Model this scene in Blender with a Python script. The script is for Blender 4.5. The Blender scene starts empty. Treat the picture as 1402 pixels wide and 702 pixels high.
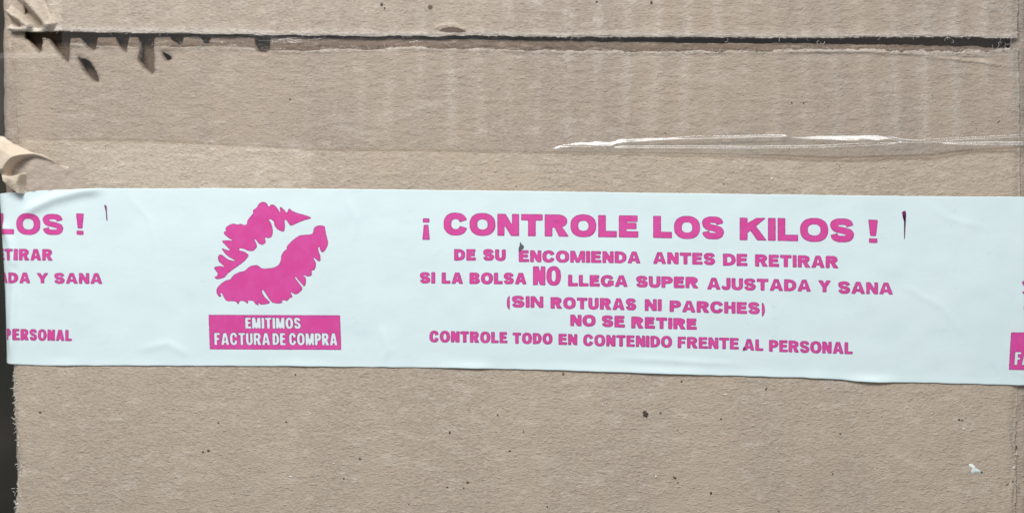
import bpy, math, random
import numpy as np
from mathutils import Vector, Matrix

# ------------------------------------------------------------------ camera, light, exposure
sc = bpy.context.scene
COL = sc.collection
K = 0.0002                      # metres per photograph pixel on the box top (48 mm tape = 240 px)
cam_d = bpy.data.cameras.new("camera")
cam = bpy.data.objects.new("camera", cam_d); COL.objects.link(cam)
CAM = Vector((0.026, -0.002, 0.300))
fwd = (Vector((0, 0, 0)) - CAM).normalized()
right = fwd.cross(Vector((0, 1, 0))).normalized()
up = right.cross(fwd)
R3 = Matrix((right, up, -fwd)).transposed()
cam.matrix_world = Matrix.Translation(CAM) @ R3.to_4x4()
TAN = 701 * K / CAM.length
cam_d.sensor_fit = 'HORIZONTAL'
cam_d.angle = 2 * math.atan(TAN)
cam_d.clip_start = 0.01; cam_d.clip_end = 50
cam_d.dof.use_dof = True
cam_d.dof.focus_distance = 0.297
cam_d.dof.aperture_fstop = (cam_d.lens * 0.001) / 0.0042
sc.camera = cam

world = bpy.data.worlds.new("World"); sc.world = world
world.use_nodes = True
bg = world.node_tree.nodes["Background"]
bg.inputs[0].default_value = (0.93, 0.97, 1.0, 1)
bg.inputs[1].default_value = 0.335

def area_light(name, loc, target, sx, sy, power, color):
    l = bpy.data.lights.new(name, 'AREA'); l.shape = 'RECTANGLE'; l.size = sx; l.size_y = sy
    l.energy = power; l.color = color
    o = bpy.data.objects.new(name, l); COL.objects.link(o)
    o.location = loc
    o.rotation_euler = (Vector(target) - Vector(loc)).to_track_quat('-Z', 'Y').to_euler()
    return o
area_light("window_light", (-0.15, 0.41, 0.40), (0, 0, 0), 0.26, 0.20, 3.75, (1.0, 0.99, 0.965))
area_light("side_window_light", (0.34, 0.80, 0.72), (0, 0, 0), 0.60, 0.20, 3.9, (0.95, 0.98, 1.0))

sc.view_settings.view_transform = 'Standard'
sc.view_settings.look = 'None'
sc.view_settings.gamma = 1
sc.view_settings.exposure = 0
sc.view_settings.use_curve_mapping = False

# ------------------------------------------------------------------ pixel <-> place
RM = np.array(R3)
CP = np.array(CAM)
def at(u, v, h=0.0):
    """point of the box top (z=0) seen at photograph pixel (u, v), raised h px"""
    u = np.asarray(u, float); v = np.asarray(v, float)
    d = np.stack([(u - 701) / 701 * TAN, (351 - v) / 701 * TAN, -np.ones_like(u)], -1) @ RM.T
    t = -CP[2] / d[..., 2]
    p = CP + d * t[..., None]
    p[..., 2] += np.asarray(h) * K
    return p
def to_px(x, y):
    p = np.stack([x, y, np.zeros_like(x)], -1) - CP
    c = p @ RM
    return c[..., 0] / -c[..., 2] / TAN * 701 + 701, 351 - c[..., 1] / -c[..., 2] / TAN * 701

# ------------------------------------------------------------------ noise and curves
_rng = np.random.RandomState(7)
_LAT = _rng.rand(256, 256)
def vn(x, y, seed=0):
    x = np.asarray(x, float) + seed * 17.37; y = np.asarray(y, float) + seed * 9.71
    xi = np.floor(x).astype(int); yi = np.floor(y).astype(int)
    fx = x - xi; fy = y - yi
    fx = fx * fx * (3 - 2 * fx); fy = fy * fy * (3 - 2 * fy)
    a = _LAT[yi % 256, xi % 256]; b = _LAT[yi % 256, (xi + 1) % 256]
    c = _LAT[(yi + 1) % 256, xi % 256]; d = _LAT[(yi + 1) % 256, (xi + 1) % 256]
    return ((a * (1 - fx) + b * fx) * (1 - fy) + (c * (1 - fx) + d * fx) * fy) * 2 - 1
def fbm(x, y, seed=0, n=3):
    return sum(vn(x * 2 ** i, y * 2 ** i, seed + i * 3) / 2 ** i for i in range(n)) / 1.6
def pl(x, pts):
    p = np.array(pts, float)
    return np.interp(x, p[:, 0], p[:, 1])
def ss(x, a, b):
    t = np.clip((x - a) / (b - a), 0, 1)
    return t * t * (3 - 2 * t)
def seg_dist(u, v, pts):
    """distance to a polyline, signed side and position along it (0..1)"""
    pts = np.array(pts, float)
    best = np.full(np.shape(u), 1e9); side = np.zeros(np.shape(u)); al = np.zeros(np.shape(u))
    L = np.r_[0, np.cumsum(np.hypot(*np.diff(pts, axis=0).T))]
    for i in range(len(pts) - 1):
        a, b = pts[i], pts[i + 1]; d = b - a; l2 = d @ d
        t = np.clip(((u - a[0]) * d[0] + (v - a[1]) * d[1]) / l2, 0, 1)
        dx = u - a[0] - t * d[0]; dy = v - a[1] - t * d[1]
        r = np.hypot(dx, dy); m = r < best
        best = np.where(m, r, best)
        side = np.where(m, np.sign(d[0] * dy - d[1] * dx), side)
        al = np.where(m, (L[i] + t * (L[i + 1] - L[i])) / L[-1], al)
    return best, side, al
def ridge(u, v, pts, width, height, fade=0.15):
    d, s, a = seg_dist(u, v, pts)
    return height * np.exp(-(d / width) ** 2) * ss(a, 0, fade) * ss(1 - a, 0, fade)

def smooth_path(pts, n=6, closed=False):
    p = np.array(pts, float); out = []
    N = len(p)
    for i in range(N if closed else N - 1):
        p0 = p[(i - 1) % N] if (closed or i > 0) else p[i]
        p1 = p[i]; p2 = p[(i + 1) % N]
        p3 = p[(i + 2) % N] if (closed or i + 2 < N) else p2
        for k in range(n):
            t = k / n
            out.append(0.5 * ((2 * p1) + (-p0 + p2) * t + (2 * p0 - 5 * p1 + 4 * p2 - p3) * t * t + (-p0 + 3 * p1 - 3 * p2 + p3) * t ** 3))
    if not closed: out.append(p[-1])
    return np.array(out)

def in_poly(x, y, poly):
    poly = np.asarray(poly, float)
    c = np.zeros(x.shape, bool)
    a = poly; b = np.roll(poly, -1, 0)
    for (x0, y0), (x1, y1) in zip(a, b):
        if y0 == y1: continue
        m = (y0 > y) != (y1 > y)
        c ^= m & (x < (x1 - x0) * (y - y0) / (y1 - y0) + x0)
    return c
def blur(a, s):
    r = int(3 * s + 1); k = np.exp(-0.5 * (np.arange(-r, r + 1) / s) ** 2); k /= k.sum()
    a = np.apply_along_axis(lambda m: np.convolve(m, k, 'same'), 0, a)
    return np.apply_along_axis(lambda m: np.convolve(m, k, 'same'), 1, a)

# ------------------------------------------------------------------ meshes
def link(name, verts, faces, mat, parent=None, smooth=True, attrs=None, label=None, kind=None):
    me = bpy.data.meshes.new(name)
    me.from_pydata([tuple(p) for p in np.asarray(verts).tolist()], [], faces)
    me.materials.append(mat)
    if smooth:
        me.polygons.foreach_set('use_smooth', [True] * len(me.polygons))
    if attrs:
        for k, a in attrs.items():
            at_ = me.attributes.new(k, 'FLOAT', 'POINT')
            at_.data.foreach_set('value', np.asarray(a, np.float32).ravel())
    me.update()
    o = bpy.data.objects.new(name, me); COL.objects.link(o)
    if parent: o.parent = parent
    if label: o['label'] = label
    if kind: o['kind'] = kind
    return o

def field_mesh(PU, PV, F):
    """mesh of the part of a lattice where F > 0, its outline cut exactly. returns u, v, faces, boundary edges"""
    nv, nu = F.shape
    I = F > 0
    idx = -np.ones((nv, nu), int); idx[I] = np.arange(I.sum())
    U = list(PU[I]); V = list(PV[I])
    faces = []
    full = I[:-1, :-1] & I[:-1, 1:] & I[1:, 1:] & I[1:, :-1]
    q = np.stack([idx[1:, :-1][full], idx[1:, 1:][full], idx[:-1, 1:][full], idx[:-1, :-1][full]], -1)
    faces = q.tolist()
    anyc = I[:-1, :-1] | I[:-1, 1:] | I[1:, 1:] | I[1:, :-1]
    cross = {}
    def cv(a, b):
        key = (a, b) if a < b else (b, a)
        if key not in cross:
            fa, fb = F[a], F[b]
            t = min(max(fa / (fa - fb), 0.03), 0.97)
            U.append(PU[a] * (1 - t) + PU[b] * t); V.append(PV[a] * (1 - t) + PV[b] * t)
            cross[key] = len(U) - 1
        return cross[key]
    for i, j in np.argwhere(anyc & ~full):
        cs = [(i + 1, j), (i + 1, j + 1), (i, j + 1), (i, j)]
        cs = [(int(a), int(b)) for a, b in cs]
        poly = []
        for k in range(4):
            a, b = cs[k], cs[(k + 1) % 4]
            if I[a]: poly.append(int(idx[a]))
            if I[a] != I[b]: poly.append(cv(a, b))
        if len(poly) >= 3: faces.append(poly)
    return np.array(U), np.array(V), faces

def boundary(faces):
    from collections import Counter
    c = {}
    for f in faces:
        n = len(f)
        for k in range(n):
            a, b = f[k], f[(k + 1) % n]
            key = (a, b) if a < b else (b, a)
            c[key] = None if key in c else (a, b)
    return [e for e in c.values() if e]

def add_skirt(P, faces, depth, lean=None):
    """give a sheet thickness: walls down its whole outline and a back face"""
    n = len(P)
    B = P.copy(); B[:, 2] -= depth * K
    be = boundary(faces)
    faces2 = faces + [[b, a, a + n, b + n] for a, b in be] 
    return np.vstack([P, B]), faces2

# ------------------------------------------------------------------ materials
def mat_new(name):
    m = bpy.data.materials.new(name); m.use_nodes = True
    nt = m.node_tree; b = nt.nodes['Principled BSDF']
    return m, nt, b
def node(nt, t, **kw):
    n = nt.nodes.new(t)
    for k, v in kw.items(): setattr(n, k, v)
    return n
def mathn(nt, op, a, b=None):
    n = node(nt, 'ShaderNodeMath', operation=op)
    for i, x in enumerate((a, b)):
        if x is None: continue
        if isinstance(x, (int, float)): n.inputs[i].default_value = x
        else: nt.links.new(x, n.inputs[i])
    return n.outputs[0]
def mixc(nt, fac, a, b):
    n = node(nt, 'ShaderNodeMix', data_type='RGBA')
    for s, x in ((n.inputs[0], fac), (n.inputs[6], a), (n.inputs[7], b)):
        if isinstance(x, (int, float)): s.default_value = x
        elif isinstance(x, tuple): s.default_value = (*x, 1)
        else: nt.links.new(x, s)
    return n.outputs[2]
def noise_at(nt, sx, sy, detail=3, rough=0.55, off=0, rot=0, dist=0.0):
    tc = node(nt, 'ShaderNodeTexCoord'); mp = node(nt, 'ShaderNodeMapping')
    mp.inputs['Scale'].default_value = (sx, sy, sx)
    mp.inputs['Location'].default_value = (off, off * 1.7, off * .3)
    mp.inputs['Rotation'].default_value = (0, 0, rot)
    nt.links.new(tc.outputs['Object'], mp.inputs[0])
    n = node(nt, 'ShaderNodeTexNoise'); n.inputs['Scale'].default_value = 1
    n.inputs['Detail'].default_value = detail; n.inputs['Roughness'].default_value = rough
    n.inputs['Distortion'].default_value = dist
    nt.links.new(mp.outputs[0], n.inputs['Vector'])
    return n.outputs[0]
def ramp(nt, x, lo, hi):
    n = node(nt, 'ShaderNodeMapRange', interpolation_type='SMOOTHSTEP'); nt.links.new(x, n.inputs[0])
    n.inputs[1].default_value = lo; n.inputs[2].default_value = hi
    return n.outputs[0]
def attr(nt, name):
    return node(nt, 'ShaderNodeAttribute', attribute_name=name).outputs['Fac']

def kraft(name, light, dark, pale, bump=1.0):
    m, nt, b = mat_new(name)
    n1 = noise_at(nt, 850, 1500, 4, 0.70, 0, 0.04, 0.1)
    n2 = noise_at(nt, 60, 26, 4, 0.55, 5)
    n3 = noise_at(nt, 1300, 2900, 2, 0.6, 9, -.1)
    n4 = noise_at(nt, 55, 160, 3, 0.6, 21)
    c = mixc(nt, ramp(nt, n1, 0.18, 0.74), dark, light)
    iso = noise_at(nt, 1300, 1900, 3, 0.7, 71)
    c = mixc(nt, mathn(nt, 'MULTIPLY', ramp(nt, iso, 0.50, 0.28), 0.40), c, dark)
    warm = mixc(nt, 0.5, c, (light[0] * 1.0, light[1] * 0.955, light[2] * 0.90))
    c = mixc(nt, ramp(nt, n2, 0.42, 0.62), c, warm)
    c = mixc(nt, mathn(nt, 'MULTIPLY', ramp(nt, n4, 0.56, 0.72), 0.14), c, pale)
    c = mixc(nt, mathn(nt, 'MULTIPLY', ramp(nt, n3, 0.66, 0.78), 0.35), c, pale)
    c = mixc(nt, mathn(nt, 'MULTIPLY', ramp(nt, n3, 0.33, 0.24), 0.0), c, dark)
    fl = noise_at(nt, 420, 1300, 1, 0.5, 33)
    c = mixc(nt, mathn(nt, 'MULTIPLY', ramp(nt, fl, 0.76, 0.82), 0.35), c, (0.16, 0.12, 0.09))
    w = mathn(nt, 'MULTIPLY', attr(nt, 'wear'), mathn(nt, 'ADD', mathn(nt, 'MULTIPLY', ramp(nt, n1, 0.35, 0.65), 0.7), 0.3))
    c = mixc(nt, w, c, pale)
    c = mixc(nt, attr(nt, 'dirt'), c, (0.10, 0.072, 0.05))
    nt.links.new(c, b.inputs['Base Color'])
    b.inputs['Roughness'].default_value = 0.82
    b.inputs['Specular IOR Level'].default_value = 0.25
    s1 = noise_at(nt, 480, 1000, 2, 0.55, 41, 0.30)
    s2 = noise_at(nt, 560, 1150, 2, 0.55, 57, -0.28)
    s3 = noise_at(nt, 420, 800, 2, 0.6, 66, 0.7)
    sp = mathn(nt, 'ADD', ramp(nt, s1, 0.56, 0.70), ramp(nt, s2, 0.57, 0.70))
    sp = mathn(nt, 'ADD', sp, mathn(nt, 'MULTIPLY', ramp(nt, s3, 0.62, 0.72), 1.2))
    sp = mathn(nt, 'SUBTRACT', sp, mathn(nt, 'MULTIPLY', ramp(nt, s1, 0.42, 0.30), 0.8))
    hsum = mathn(nt, 'ADD', mathn(nt, 'MULTIPLY', n1, 0.55), mathn(nt, 'MULTIPLY', n3, 0.30))
    hsum = mathn(nt, 'ADD', hsum, mathn(nt, 'MULTIPLY', sp, 0.145))
    bp = node(nt, 'ShaderNodeBump'); bp.inputs['Strength'].default_value = bump; bp.inputs['Distance'].default_value = 0.00045
    nt.links.new(hsum, bp.inputs['Height']); nt.links.new(bp.outputs[0], b.inputs['Normal'])
    return m
M_liner = kraft('kraft_liner', (0.462, 0.388, 0.315), (0.320, 0.264, 0.210), (0.60, 0.545, 0.475))
M_side = kraft('kraft_side', (0.40, 0.33, 0.272), (0.28, 0.225, 0.18), (0.57, 0.50, 0.43))
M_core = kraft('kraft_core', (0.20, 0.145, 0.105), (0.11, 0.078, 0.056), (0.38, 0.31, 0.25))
M_curl = kraft('torn_liner', (0.60, 0.50, 0.40), (0.52, 0.43, 0.34), (0.70, 0.62, 0.52), 0.6)

def mat_tape():
    m, nt, b = mat_new('white_tape')
    n = noise_at(nt, 60, 60, 3, .6); n2 = noise_at(nt, 700, 500, 3, .6, 4)
    c = mixc(nt, ramp(nt, n, .35, .65), (0.605, 0.715, 0.735), (0.630, 0.735, 0.752))
    c = mixc(nt, mathn(nt, 'MULTIPLY', ramp(nt, noise_at(nt, 130, 200, 5, .75, 8), .58, .74), .5), c, (0.50, 0.64, 0.66))
    nt.links.new(c, b.inputs['Base Color'])
    b.inputs['Roughness'].default_value = 0.42; b.inputs['Specular IOR Level'].default_value = 0.35
    bp = node(nt, 'ShaderNodeBump'); bp.inputs['Strength'].default_value = .12; bp.inputs['Distance'].default_value = .0002
    nt.links.new(mathn(nt, 'ADD', n2, mathn(nt, 'MULTIPLY', noise_at(nt, 120, 260, 2, .5, 3), 2.0)), bp.inputs['Height'])
    nt.links.new(bp.outputs[0], b.inputs['Normal'])
    return m
M_tape = mat_tape()
def mat_ink():
    m, nt, b = mat_new('pink_ink')
    r = attr(nt, 'ink')
    n = noise_at(nt, 900, 900, 3, .65, 2)
    x = mathn(nt, 'ADD', r, mathn(nt, 'MULTIPLY', mathn(nt, 'SUBTRACT', n, 0.5), 0.75))
    core = mixc(nt, ramp(nt, noise_at(nt, 250, 250, 2, .5, 6), .4, .6), (0.60, 0.060, 0.285), (0.61, 0.072, 0.31))
    c = mixc(nt, ramp(nt, x, 0.42, 0.98), (0.34, 0.045, 0.215), core)
    nt.links.new(c, b.inputs['Base Color'])
    cv = mathn(nt, 'ADD', attr(nt, 'cov'), mathn(nt, 'MULTIPLY', mathn(nt, 'SUBTRACT', noise_at(nt, 1600, 1600, 2, .6, 7), 0.5), 0.5))
    nt.links.new(mathn(nt, 'MULTIPLY', ramp(nt, cv, .20, .62), .97), b.inputs['Alpha'])
    b.inputs['Roughness'].default_value = .45; b.inputs['Specular IOR Level'].default_value = .3
    return m
M_ink = mat_ink()
def mat_flat(name, col, rough=.8):
    m, nt, b = mat_new(name)
    n = noise_at(nt, 1500, 1500, 3, .6)
    c = mixc(nt, ramp(nt, n, .3, .7), tuple(x * .8 for x in col), col)
    nt.links.new(c, b.inputs['Base Color']); b.inputs['Roughness'].default_value = rough
    b.inputs['Specular IOR Level'].default_value = .2
    return m
M_dark = mat_flat('dark_fleck', (0.07, 0.055, 0.042))
M_brown = mat_flat('brown_fleck', (0.15, 0.105, 0.08))
M_pale = mat_flat('pale_fleck', (0.68, 0.66, 0.62))
M_white = mat_flat('white_scrap', (0.72, 0.80, 0.76))
M_fibre = mat_flat('paper_fibre', (0.66, 0.62, 0.56))
M_violet = mat_flat('violet_ink', (0.20, 0.035, 0.13))
M_grey = mat_flat('grey_smudge', (0.10, 0.11, 0.12))

def mat_film():
    m = bpy.data.materials.new('clear_film'); m.use_nodes = True; nt = m.node_tree
    for x in list(nt.nodes): nt.nodes.remove(x)
    out = node(nt, 'ShaderNodeOutputMaterial')
    tr = node(nt, 'ShaderNodeBsdfTransparent'); tr.inputs[0].default_value = (0.95, 0.945, 0.95, 1)
    gl = node(nt, 'ShaderNodeBsdfAnisotropic' if hasattr(bpy.types, 'ShaderNodeBsdfAnisotropic') else 'ShaderNodeBsdfGlossy')
    gl.inputs['Color'].default_value = (1, 1, 1, 1); gl.inputs['Roughness'].default_value = 0.16
    lw = node(nt, 'ShaderNodeLayerWeight'); lw.inputs[0].default_value = 0.5; fr_ = mathn(nt, 'ADD', mathn(nt, 'MULTIPLY', mathn(nt, 'POWER', lw.outputs['Facing'], 5.0), 0.9), 0.045)
    nt.links.new(bp_out(nt), lw.inputs['Normal']) if False else None
    mx = node(nt, 'ShaderNodeMixShader')
    bp = node(nt, 'ShaderNodeBump'); bp.inputs['Strength'].default_value = .22; bp.inputs['Distance'].default_value = .0003
    nt.links.new(noise_at(nt, 330, 1150, 4, 0.6, 0, 0.03, 0.4), bp.inputs['Height'])
    nt.links.new(bp.outputs[0], gl.inputs['Normal'])
    nt.links.new(mathn(nt, 'MULTIPLY', fr_, 1.6), mx.inputs[0])
    nt.links.new(tr.outputs[0], mx.inputs[1]); nt.links.new(gl.outputs[0], mx.inputs[2])
    nt.links.new(mx.outputs[0], out.inputs[0])
    return m
M_film = mat_film()
def mat_film2():
    m = M_film.copy(); m.name = 'clear_film_fold'
    for n in m.node_tree.nodes:
        if n.type == 'BSDF_TRANSPARENT': n.inputs[0].default_value = (.93, .925, .92, 1)
        if n.type == 'BUMP': n.inputs['Strength'].default_value = 0.02
        if n.type in ('BSDF_GLOSSY', 'BSDF_ANISOTROPIC'): n.inputs['Roughness'].default_value = 0.29
        if n.type == 'MATH' and n.operation == 'MULTIPLY' and 1.5 < n.inputs[1].default_value < 1.7: n.inputs[1].default_value = 3.2
    return m
M_fold = mat_film2()
def film_variant(name, tint, rough):
    m = M_film.copy(); m.name = name
    for n in m.node_tree.nodes:
        if n.type == 'BSDF_TRANSPARENT': n.inputs[0].default_value = (*tint, 1)
        if n.type in ('BSDF_GLOSSY', 'BSDF_ANISOTROPIC'): n.inputs['Roughness'].default_value = rough
    return m
M_film3 = film_variant('clear_film_rubbed', (.93, .92, .91), .75)
M_fedge = film_variant('clear_film_edge_shadow', (.62, .56, .50), .5)  # dark tint paints in the shadow beneath the film's lower edge

# ------------------------------------------------------------------ the surface the box stands on
def ground():
    m, nt, b = mat_new('floor_material')
    n = noise_at(nt, 14, 9, 5, .6)
    c = mixc(nt, ramp(nt, n, .35, .65), (0.012, 0.012, 0.008), (0.045, 0.036, 0.026))
    nt.links.new(c, b.inputs['Base Color']); b.inputs['Roughness'].default_value = .7
    z = -0.1525
    N = 24; xs = np.linspace(-1.2, 1.2, N)
    P = [(x, y, z) for y in xs for x in xs]
    F = [[j * N + i, j * N + i + 1, (j + 1) * N + i + 1, (j + 1) * N + i] for j in range(N - 1) for i in range(N - 1)]
    link('floor', P, F, m, kind='structure')
ground()

# ------------------------------------------------------------------ the box
box = bpy.data.objects.new('cardboard_box', None); COL.objects.link(box)
box.location = (0, 0, -0.152)
box['label'] = 'worn brown cardboard box closed with clear tape and a pink lettered white tape'
box['category'] = 'cardboard box'
BOXINV = Matrix.Translation((0, 0, 0.152))
def part(name, *a, **k):
    o = link(name, *a, **k)
    p = k.get('parent')
    o.matrix_parent_inverse = BOXINV if p is box else Matrix.Identity(4)
    return o

# outlines, all in photograph pixels
vU = [(-40, 42), (0, 42), (40, 44), (75, 43), (120, 44), (300, 47.5), (340, 47.5), (500, 50), (600, 50), (640, 48.5), (740, 51), (900, 51), (1000, 51.5), (1100, 53), (1200, 51.5), (1300, 51), (1402, 53), (1450, 53)]
vE = [(-40, 46), (0, 46), (60, 47.0), (100, 48.2), (340, 49.6), (500, 51.8), (640, 52.6), (740, 54.8), (900, 57.5), (1100, 59.5), (1280, 62), (1380, 65), (1450, 66)]
vF = [(-40, 47), (20, 47), (60, 50), (75, 57), (100, 60), (180, 64), (340, 65), (380, 69), (500, 68), (560, 65), (610, 66), (740, 69), (900, 71), (1000, 70), (1100, 68.5), (1200, 68), (1300, 71), (1345, 71), (1375, 66), (1450, 68)]
def uL(v): return pl(v, [(-760, 14), (0, 12), (50, 12), (100, 19), (180, 24), (260, 24), (500, 17), (560, 19), (600, 22), (640, 26), (665, 22), (702, 20), (860, 20)])
def uR(v): return pl(v, [(-760, 1396), (50, 1394), (120, 1397), (300, 1398), (520, 1396), (600, 1391), (640, 1392), (660, 1393), (702, 1391), (860, 1391)])
def eL(v): return pl(v, [(-760, -8), (60, -6), (250, -4), (330, 0), (400, 4), (500, 6.5), (560, 9), (640, 12), (702, 14), (860, 14)])
def eR(v): return np.full(np.shape(v), 1413.0)
HOLES = [smooth_path(p, 4, True) for p in (
    [(106, 79), (113, 80), (122, 84), (131, 98), (134.5, 108), (132, 112), (124, 107), (113, 96)],
    [(221, 72), (226, 72), (233, 77), (234, 81), (226, 82)])]
SPIKES = [[(28, 40), (60, 40), (58, 56), (56, 70), (53, 72), (42, 61), (33, 52)],
          [(62, 40), (97, 40), (95, 62), (94, 83), (92, 86), (80, 74), (70, 62), (64, 52)],
          [(104, 40), (134, 40), (132, 58), (131, 67), (127, 69), (114, 61), (108, 53)],
          [(152, 40), (176, 40), (175, 60), (172, 71), (168, 69), (158, 60)],
          [(184, 40), (212, 40), (210, 60), (210.5, 98), (208, 101), (196, 93), (188, 82), (190, 66)],
          [(228, 40), (252, 40), (249, 61), (243, 61), (232, 54)],
          [(266, 40), (290, 40), (286, 60), (277, 59)],
          [(345, 40), (371, 40), (369, 67), (364, 72), (352, 70), (347, 60)]]

CREASES = [  # path, width, height   (real folds in the board)
    ([(1060, 72), (1180, 71), (1260, 76), (1330, 84), (1402, 94)], 2.5, 1.6),
    ([(1210, 75), (1300, 79), (1370, 80)], 1.8, -0.9),
    ([(592, 41), (603, 35), (622, 34), (640, 42)], 2.6, 1.7),
    ([(330, 208), (420, 206), (423, 218), (428, 232), (431, 246)], 1.4, 0.9),
    ([(740, 62), (900, 66), (1050, 64)], 2.0, -0.8),
    ([(1372, 560), (1382, 600), (1390, 640), (1384, 680), (1390, 720)], 2.2, 1.6),
    ([(1360, 668), (1378, 690), (1392, 702)], 2.0, 1.3),
    ([(1366, 671), (1378, 665), (1391, 656)], 1.3, -1.6),
    ([(620, 137), (1020, 137), (1180, 141)], 0.9, 0.5),
    ([(1040, 150), (1044, 190)], 2.5, 0.5),
]
CORNER = [  # crumpled corner of the upper flap
    ([(26, -30), (40, 2), (58, 22), (74, 40)], 7.0, 11.0),
    ([(-14, 2), (6, 13), (26, 26), (46, 39)], 5.0, 9.0),
    ([(-5, -30), (14, 0), (34, 16), (58, 38)], 5.0, -13.0),
    ([(48, -30), (58, 0), (66, 20), (72, 34)], 4.5, -4.5),
    ([(-14, 20), (10, 27), (30, 36)], 4.0, -8.0),
    ([(0, 38), (20, 40), (42, 42)], 2.5, 5.0)]

def H_soft(u, v):
    """shape shared by the board and by everything stuck on it"""
    h = 2.4 * fbm(u / 260, v / 200, 1, 2)
    up_ = 1 - ss(v, 215, 262)
    h = h + 0.32 * up_ * np.sin(2 * np.pi * (u + 6 * vn(u / 90, v / 120, 8)) / 40.5) * (0.4 + 0.6 * ss(u, 350, 600))
    return h
def H_board(u, v, upper=False):
    h = H_soft(u, v) + 0.35 * vn(u / 17, v / 6, 3) + 0.22 * vn(u / 8, v / 3.4, 5)
    for p, w, a in CREASES: 
        h = h + ridge(u, v, p, w, a)
    if upper:
        for p, w, a in CORNER: h = h + ridge(u, v, p, w, a * 1.1, 0.05)
    return h

# lattice on the box top, square to the box
XL, XR = -0.150, 0.150
Y_SEAM = float(at(701, 58)[1])
Y_FAR, Y_NEAR = Y_SEAM + 0.148, Y_SEAM - 0.148
def lattice(ys, dx=0.0004, x0=XL, x1=XR):
    xs = np.arange(x0, x1, dx)
    X, Y = np.meshgrid(xs, ys)
    return to_px(X, Y)

def end_drop(u, v):
    dl = u - uL(v); dr = uR(v) - u
    return -3.2 * np.exp(-(np.maximum(dl, 0) / 5.0) ** 2) - 3.4 * np.exp(-(np.maximum(dr, 0) / 7.0) ** 2)
def end_wear(u, v):
    dl = u - uL(v); dr = uR(v) - u
    low = ss(v, 490, 520)
    return np.exp(-(dl / 5.0) ** 2) * (0.25 + 0.75 * low) * (0.5 + 0.5 * vn(u / 4, v / 7, 12)) + 0.7 * np.exp(-(dr / 4.0) ** 2) * (0.5 + 0.5 * vn(u / 4, v / 6, 14))
def scuff(u, v):
    """rubbed pale patches of the liner"""
    s = 0.30 * ss(v, 192, 202) * (1 - ss(v, 256, 264)) * (1 - ss(u + 3 * vn(v / 6, 0 * v, 4), 425, 429)) * ss(u, 60, 160)
    fl = 0.5 + 0.5 * np.sin(2 * np.pi * (u + 7 * vn(u / 90, v / 120, 8)) / 40.5)
    s = s + 0.46 * fl ** 3 * ss(u, 420 - 500 * (v < 55), 560 - 200 * (v < 55)) * (1 - ss(v, 180, 206)) * (0.35 + 0.65 * ss(vn(u / 60, v / 70, 31), -0.5, 0.6))
    s = s + 0.35 * (1 - ss(v, 20, 52)) * 0.5 * (1 - ss(u, 600, 900))
    s = s + 0.35 * ss(fbm(u / 22, v / 9, 40), 0.25, 0.6)
    return s

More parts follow.
